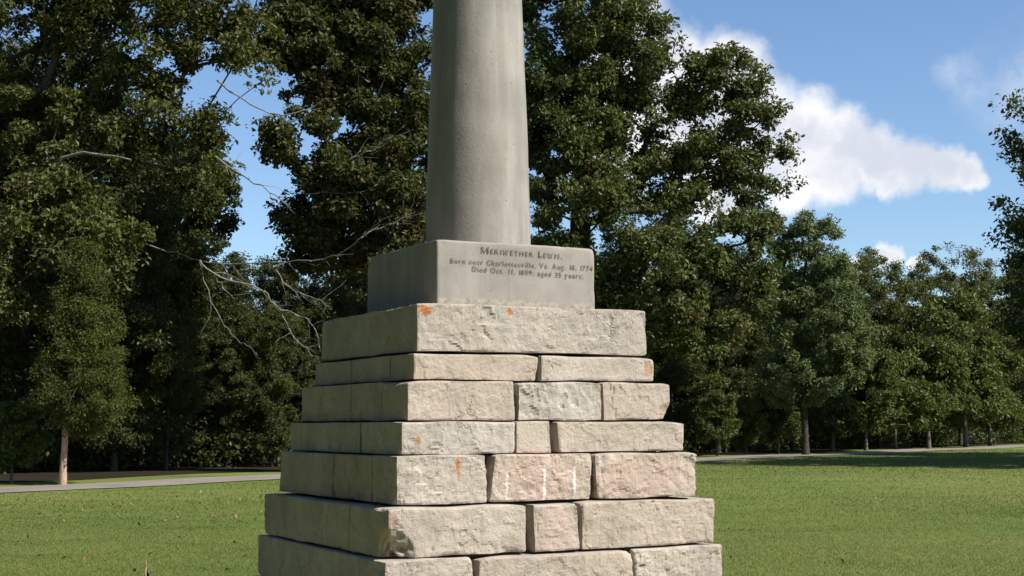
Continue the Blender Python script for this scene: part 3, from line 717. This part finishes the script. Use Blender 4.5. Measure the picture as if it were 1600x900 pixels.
# --- pale young tree in front of the road
D = 71; b = foot(1258, D)
tree('young_tree', grow(26, .15, 8.5, lob(b, D, [(1265, 400, 62, 75, 0), (1240, 370, 40, 40, 0), (1290, 470, 70, 70, 0), (1230, 480, 60, 60, 0), (1280, 560, 80, 60, 0), (1240, 590, 75, 45, 0), (1330, 540, 40, 45, 0)]), 520, .46, 95, .14, low=2.2, pull=.3),
     ML['pale'], MB_['dark'], b, 'pale green tree with single dark trunk standing on the near edge of the road')
# --- dark tree at the right edge, whose shade lies across the lawn
b = Vector((27.6, 46, 0)); D = b.y - CAM.y
tree('shade_tree', grow(27, .45, 12, [(0, 0, 12, 7.5, 9, 6.5), (-4, 0, 9, 4.6, 6, 4.5), (-6.3, 0, 9.5, 3, 4, 3.5), (-6.2, 0, 6, 3, 4, 2.6), (-5.8, -1, 12.5, 3.2, 4, 3.2), (4, 0, 13, 6, 8, 7), (0, -4, 8, 7, 5, 4), (0, 5, 8, 7, 5, 4), (-5, 2, 6, 4, 4, 3)], 1150, .7, 100, .18, low=2.2),
     ML['wood'], MB_['dark'], b, 'dark tree cut by the right edge of the view, shading the lawn beside the road')
# --- wood behind the road: three shapes of tree, copied
wood_me = [grow(31, .16, 12, [(0, 0, 13.5, 3.6, 3.6, 3.4), (-1.2, .4, 9.5, 3.6, 3.4, 3), (1.4, -.4, 7.5, 3.4, 3.4, 2.8), (0, 0, 5, 3, 3, 2.2), (.3, 0, 2.6, 2.6, 2.6, 1.6)], 340, .68, 110, .18, low=1.0),
           grow(32, .14, 11, [(0, 0, 12, 3.2, 3.2, 4.2), (1.3, 0, 7.5, 3.2, 3, 3), (-1.5, .5, 6, 3.2, 3, 2.6), (0, .2, 2.6, 2.6, 2.6, 1.6)], 330, .68, 110, .18, low=1.0),
           grow(33, .18, 13, [(0, 0, 15, 4.2, 4.2, 3.2), (2, 0, 11, 3.2, 3.2, 2.8), (-2, 1, 10.5, 3.4, 3.4, 2.8), (0, -1, 7, 3.4, 3.4, 2.6), (0, .3, 3.2, 2.7, 2.7, 1.8)], 370, .68, 110, .18, low=1.5)]
young_me = [grow(41, .085, 4, [(0, 0, 4.6, 1.6, 1.6, 1.7), (.4, 0, 3.0, 1.7, 1.7, 1.0), (0, 0, 1.7, 1.7, 1.7, .9)], 130, .46, 90, .17, low=.8),
            grow(42, .075, 3.6, [(0, 0, 3.9, 1.9, 1.7, 1.2), (-.5, .2, 2.6, 1.6, 1.6, .8), (.2, 0, 1.5, 1.8, 1.8, .8)], 120, .46, 90, .17, low=.7)]
for me3 in wood_me:
    for me_, mt_ in zip(me3, (MB_['dark'], MB_['dark'], ML['wood'])): me_.materials.append(mt_)
for me3 in young_me:
    for me_, mt_ in zip(me3, (MB_['grey'], MB_['grey'], ML['young'])): me_.materials.append(mt_)
wr = random.Random(3)
tree('woodland_tree', wood_me[2], None, None, Vector((39, 47.5, 0)), 'tree outside the right edge of the view, shading the far lawn', rz=1., sc_=1.3)
tree('woodland_tree', wood_me[1], None, None, Vector((32, 60.5, 0)), 'tree outside the right edge of the view, close to the road', rz=4., sc_=1.3)
tree('woodland_tree', wood_me[0], None, None, Vector((36, 38, 0)), 'tree nearest the lens outside the right edge of the view', rz=2., sc_=1.2)
def road_depth(px):                                    # where the line of sight crosses the road
    v = ray(px, 660); o = CAM; k = ((A.x - o.x) * rn.x + (A.y - o.y) * rn.y) / (v.x * rn.x + v.y * rn.y); return k * v.y
def wood_tree(px, dd_, k, s, lab, grp, sz=None, lm=None):
    D = road_depth(px) + dd_; b = foot(px, D)
    e = tree('woodland_tree', wood_me[k], None, None, b, lab, group=grp, rz=wr.uniform(0, 6.28), sc_=s, sz=sz)
    if lm:
        c_ = [q for q in bpy.data.objects if q.parent == e and q.name.startswith('crown')][0]
        c_.material_slots[0].link = 'OBJECT'; c_.material_slots[0].material = ML[lm]
ORD = ('first', 'second', 'third', 'fourth', 'fifth', 'sixth', 'seventh', 'eighth', 'ninth', 'tenth')
LW, GW = 'shadowed tree in the dark wood behind the road, left of the monument', 'trees of the wood left of the monument'
for row, (dd_, stepx, s0) in enumerate(((12.5, 80, .62), (15, 84, .85), (25, 78, 1.0))):
    px = -60 + row * 30; nl_ = 0
    while px < 700:
        s = s0 * wr.uniform(.8, 1.1)
        if 225 < px < 590: s *= .58
        if row == 0 and (px < 170 or px > 470): px += 60; continue
        if row: lab_ = LW
        else: lab_ = 'low shadowed wood tree, %s from the cedar towards the monument' % ORD[nl_]; nl_ += 1
        wood_tree(px, dd_ + wr.uniform(-2, 3), wr.randrange(3), s, lab_, GW); px += stepx * wr.uniform(.8, 1.25)
LM, GM = 'tree of the shaded wood behind the great oak, right of the monument', 'trees of the wood behind the great oak'
for row, (dd_, stepx, s0) in enumerate(((13, 62, .62), (20, 60, .78))):
    px = 800 + row * 25; nl_ = 0
    while px < 1310:
        if row == 0 and px < 1030: px += 50; continue
        if row: lab_ = LM
        else: lab_ = 'dark wood-edge tree under the great oak, %s from the stone base' % ORD[nl_]; nl_ += 1
        wood_tree(px, dd_ + wr.uniform(-2, 3), wr.randrange(3), s0 * wr.uniform(.8, 1.1), lab_, GM); px += stepx * wr.uniform(.8, 1.2)
for (px, dd_, k, s, lab) in ((1372, 12, 0, .74, 'round-topped tree of the far tree line, just right of the pale tree'), (1432, 16, 1, .70, 'narrow dark tree in the middle of the far tree line'), (1500, 14, 2, .76, 'tallest broad-crowned tree of the far tree line'),
                             (1560, 17, 0, .78, 'tree of the far tree line right next to the dark tree at the right edge'), (1335, 20, 2, .72, 'tree of the far tree line rising behind the pale tree'), (1625, 14, 1, 1.0, 'far tree partly behind the dark tree at the right edge')):
    wood_tree(px, dd_, k, s, lab, 'trees of the far tree line', lm='far')
for px in range(1325, 1700, 38): wood_tree(px + wr.uniform(-10, 10), 24 + wr.uniform(-3, 3), wr.randrange(3), .62 * wr.uniform(.85, 1.1), 'tree in the second row of the far tree line on the right', 'trees of the second row on the right', lm='far')
yl = {0: 'young leafy tree on the wood edge', 1: 'low bushy young tree on the wood edge'}
for i, (px, dd_, k, s, where) in enumerate(((1120, 4.5, 0, .62, 'nearest the stone base, right of it'), (1165, 5.5, 1, .6, 'second to the right of the stone base'), (1215, 5, 0, .7, 'just left of the dark single trunk'), (1300, 5.5, 1, 1.1, 'just right of the dark single trunk'), (1352, 4.6, 0, 1.15, 'below the round-topped tree'),
        (1398, 5.8, 1, 1.2, 'right of the one below the round-topped tree'), (1450, 4.6, 0, 1.35, 'below the middle of the far tree line'), (1508, 4.6, 0, 1.55, 'tallest of the young trees, below the broad crown'), (1546, 5.8, 1, 1.4, 'last one before the dark right edge'),
        (20, 4, 1, .5, 'at the far left, beside the reddish trunk'))):
    D = road_depth(px) + dd_; b = foot(px, D)
    tree('young_tree', young_me[k], None, None, b, yl[k] + ', ' + where, group='young trees along the wood edge', rz=wr.uniform(0, 6), sc_=s)

# --- undergrowth of the wood, one dense mass
ug = np.random.default_rng(77); UM = []
for (p0, p1, d0_, d1_, n, hmax, lf_, rr0) in ((-140, 780, 12, 20, 420, 2.6, .17, .8), (-160, 800, 30, 40, 330, 6., .3, 1.2), (760, 1340, 13, 20, 300, 2.8, .17, .8), (740, 1750, 27, 36, 420, 5.5, .3, 1.2), (1320, 1750, 14, 20, 220, 2.4, .17, .8), (-300, 1900, 60, 85, 1000, 12., .75, 2.6)):
    C = []
    for _ in range(n):
        px = ug.uniform(p0, p1); D = road_depth(px) + ug.uniform(d0_, d1_); b = foot(px, D)
        hm = hmax * (.7 + .8 * noise.noise(Vector((b.x * .35, b.y * .35, 0)))); C.append((b.x, b.y, max(.2, hm * ug.uniform(.0, 1))))
    me = leaf_mesh('u', np.array(C), ug.uniform(.6, 1.4, n) * rr0, 75, lf_, ug, .85, .65); co = np.zeros(len(me.vertices) * 3, np.float32); me.vertices.foreach_get('co', co); UM.append(co.reshape(-1, 3)); bpy.data.meshes.remove(me)
UM = np.concatenate(UM); tag(new_obj('undergrowth', mesh_np('undergrowth', UM, np.arange(len(UM)).reshape(-1, 4)), None, ML['wood']), 'dark leafy undergrowth at the foot of the wood', 'undergrowth', kind='stuff')
# --- trees added left of the lens, outside the view, to keep the sky off the left face of the base
for i_, (x, y, k, s_) in enumerate(((-12, 3, 0, 1.25), (-13, -7, 2, 1.3), (-9, -3.5, 1, 1.15), (-8.5, -10, 0, 1.2), (-9, -15, 1, 1.3), (-20, 9, 2, 1.35), (-6, -22, 0, 1.3), (-19, -14, 2, 1.4))):
    tree('woodland_tree', wood_me[k], None, None, Vector((x, y, 0)), 'added unseen tree to the left, keeping the sky off the base', group='added trees left of the view', rz=i_ * 1.3, sc_=s_)

for i_, (x, y, k, s_) in enumerate(((3.5, -16, 1, .8), (9, -17.5, 2, .85), (-2, -18, 0, .85))):  # unseen trees added to shade the near lawn and cut its bounce
    tree('woodland_tree', wood_me[k], None, None, Vector((x, y, 0)), 'added unseen tree behind the lens, its shade falling on the lawn in front of the base', group='added trees behind the lens', rz=i_ * 2.1, sc_=s_)

# --- bare dead limbs that reach out of the left tree
def limb(pts, r0, r1, D0, D1=None, twigs=4, seed=1, owner=None):
    dead = []; owner = owner or left_tree; base = owner.location
    rs = random.Random(seed); D1 = D1 or D0; n = len(pts); P = [at(px, py, D0 + (D1 - D0) * i / (n - 1)) for i, (px, py) in enumerate(pts)]
    Q = []
    for i in range(n - 1):
        for k in range(4):
            u_ = k / 4; a, b_, c_, d_ = P[max(0, i - 1)], P[i], P[i + 1], P[min(n - 1, i + 2)]
            Q.append(.5 * (2 * b_ + (c_ - a) * u_ + (2 * a - 5 * b_ + 4 * c_ - d_) * u_ * u_ + (3 * b_ - a - 3 * c_ + d_) * u_ ** 3) + Vector((rs.gauss(0, .02), rs.gauss(0, .05), rs.gauss(0, .025))))
    Q.append(P[-1]); N_ = len(Q)
    for i in range(N_ - 1):
        dead.append((tuple(Q[i]), tuple(Q[i + 1]), r0 + (r1 - r0) * i / (N_ - 1), r0 + (r1 - r0) * (i + 1) / (N_ - 1)))
    for _ in range(twigs):
        i = rs.randrange(2, N_ - 1); dr = (Q[i] - Q[i - 1]).normalized(); p = Q[i]; L = rs.uniform(.3, 1.1); dr = (dr + Vector((rs.gauss(0, .3), rs.gauss(0, .4), rs.gauss(0, .5)))).normalized(); r = (r0 + (r1 - r0) * i / N_) * .5
        for k in range(4):
            q = p + dr * L / 4; dead.append((tuple(p), tuple(q), max(.004, r * (1 - k / 5)), max(.003, r * (1 - (k + 1) / 5)))); p = q; dr = (dr + Vector((rs.gauss(0, .15), rs.gauss(0, .15), rs.gauss(0, .2)))).normalized()
    o = new_obj('dead_limb', seg_mesh('dead_limb', [(tuple(Vector(a) - base), tuple(Vector(b_) - base), c_, d_) for a, b_, c_, d_ in dead], 6), owner, MB_['dead']); o['label'] = 'bare pale grey dead limb'
DD = 43.5
limb([(200, 372), (262, 392), (310, 407), (345, 412), (425, 409), (505, 404), (545, 388), (590, 350), (615, 335)], .032, .008, 50, DD, 14, 1)
limb([(310, 407), (345, 432), (410, 452), (432, 478), (470, 492), (490, 510), (500, 545)], .030, .009, DD, DD, 12, 2)
limb([(440, 492), (455, 520), (480, 545), (498, 562)], .018, .007, DD, DD, 11, 3)
limb([(430, 420), (450, 448), (485, 462), (515, 480)], .018, .006, DD, DD, 11, 4)
limb([(340, 435), (352, 452), (368, 468)], .014, .005, DD, DD, 2, 5)
limb([(312, 409), (330, 470), (357, 516), (372, 532), (390, 542), (402, 556)], .014, .006, DD, DD, 2, 6)
limb([(40, 268), (75, 258), (118, 240), (165, 243), (205, 250)], .07, .03, 45.5, 43, 3, 7)
limb([(335, 245), (375, 272), (420, 300), (455, 325)], .035, .010, 45, DD, 9, 8)
limb([(500, 256), (545, 248), (580, 235), (605, 225)], .018, .007, 47.5, 47.5, 9, 9, brown_oak)
limb([(470, 300), (520, 303), (560, 300), (600, 290)], .016, .006, 47.5, 47.5, 11, 10, brown_oak)
limb([(560, 375), (575, 362), (600, 355), (630, 340), (650, 330)], .014, .006, 46.5, 46.5, 10, 11, brown_oak)
limb([(340, 125), (370, 150), (410, 172), (450, 180), (490, 165)], .035, .012, 45, 45, 3, 12)
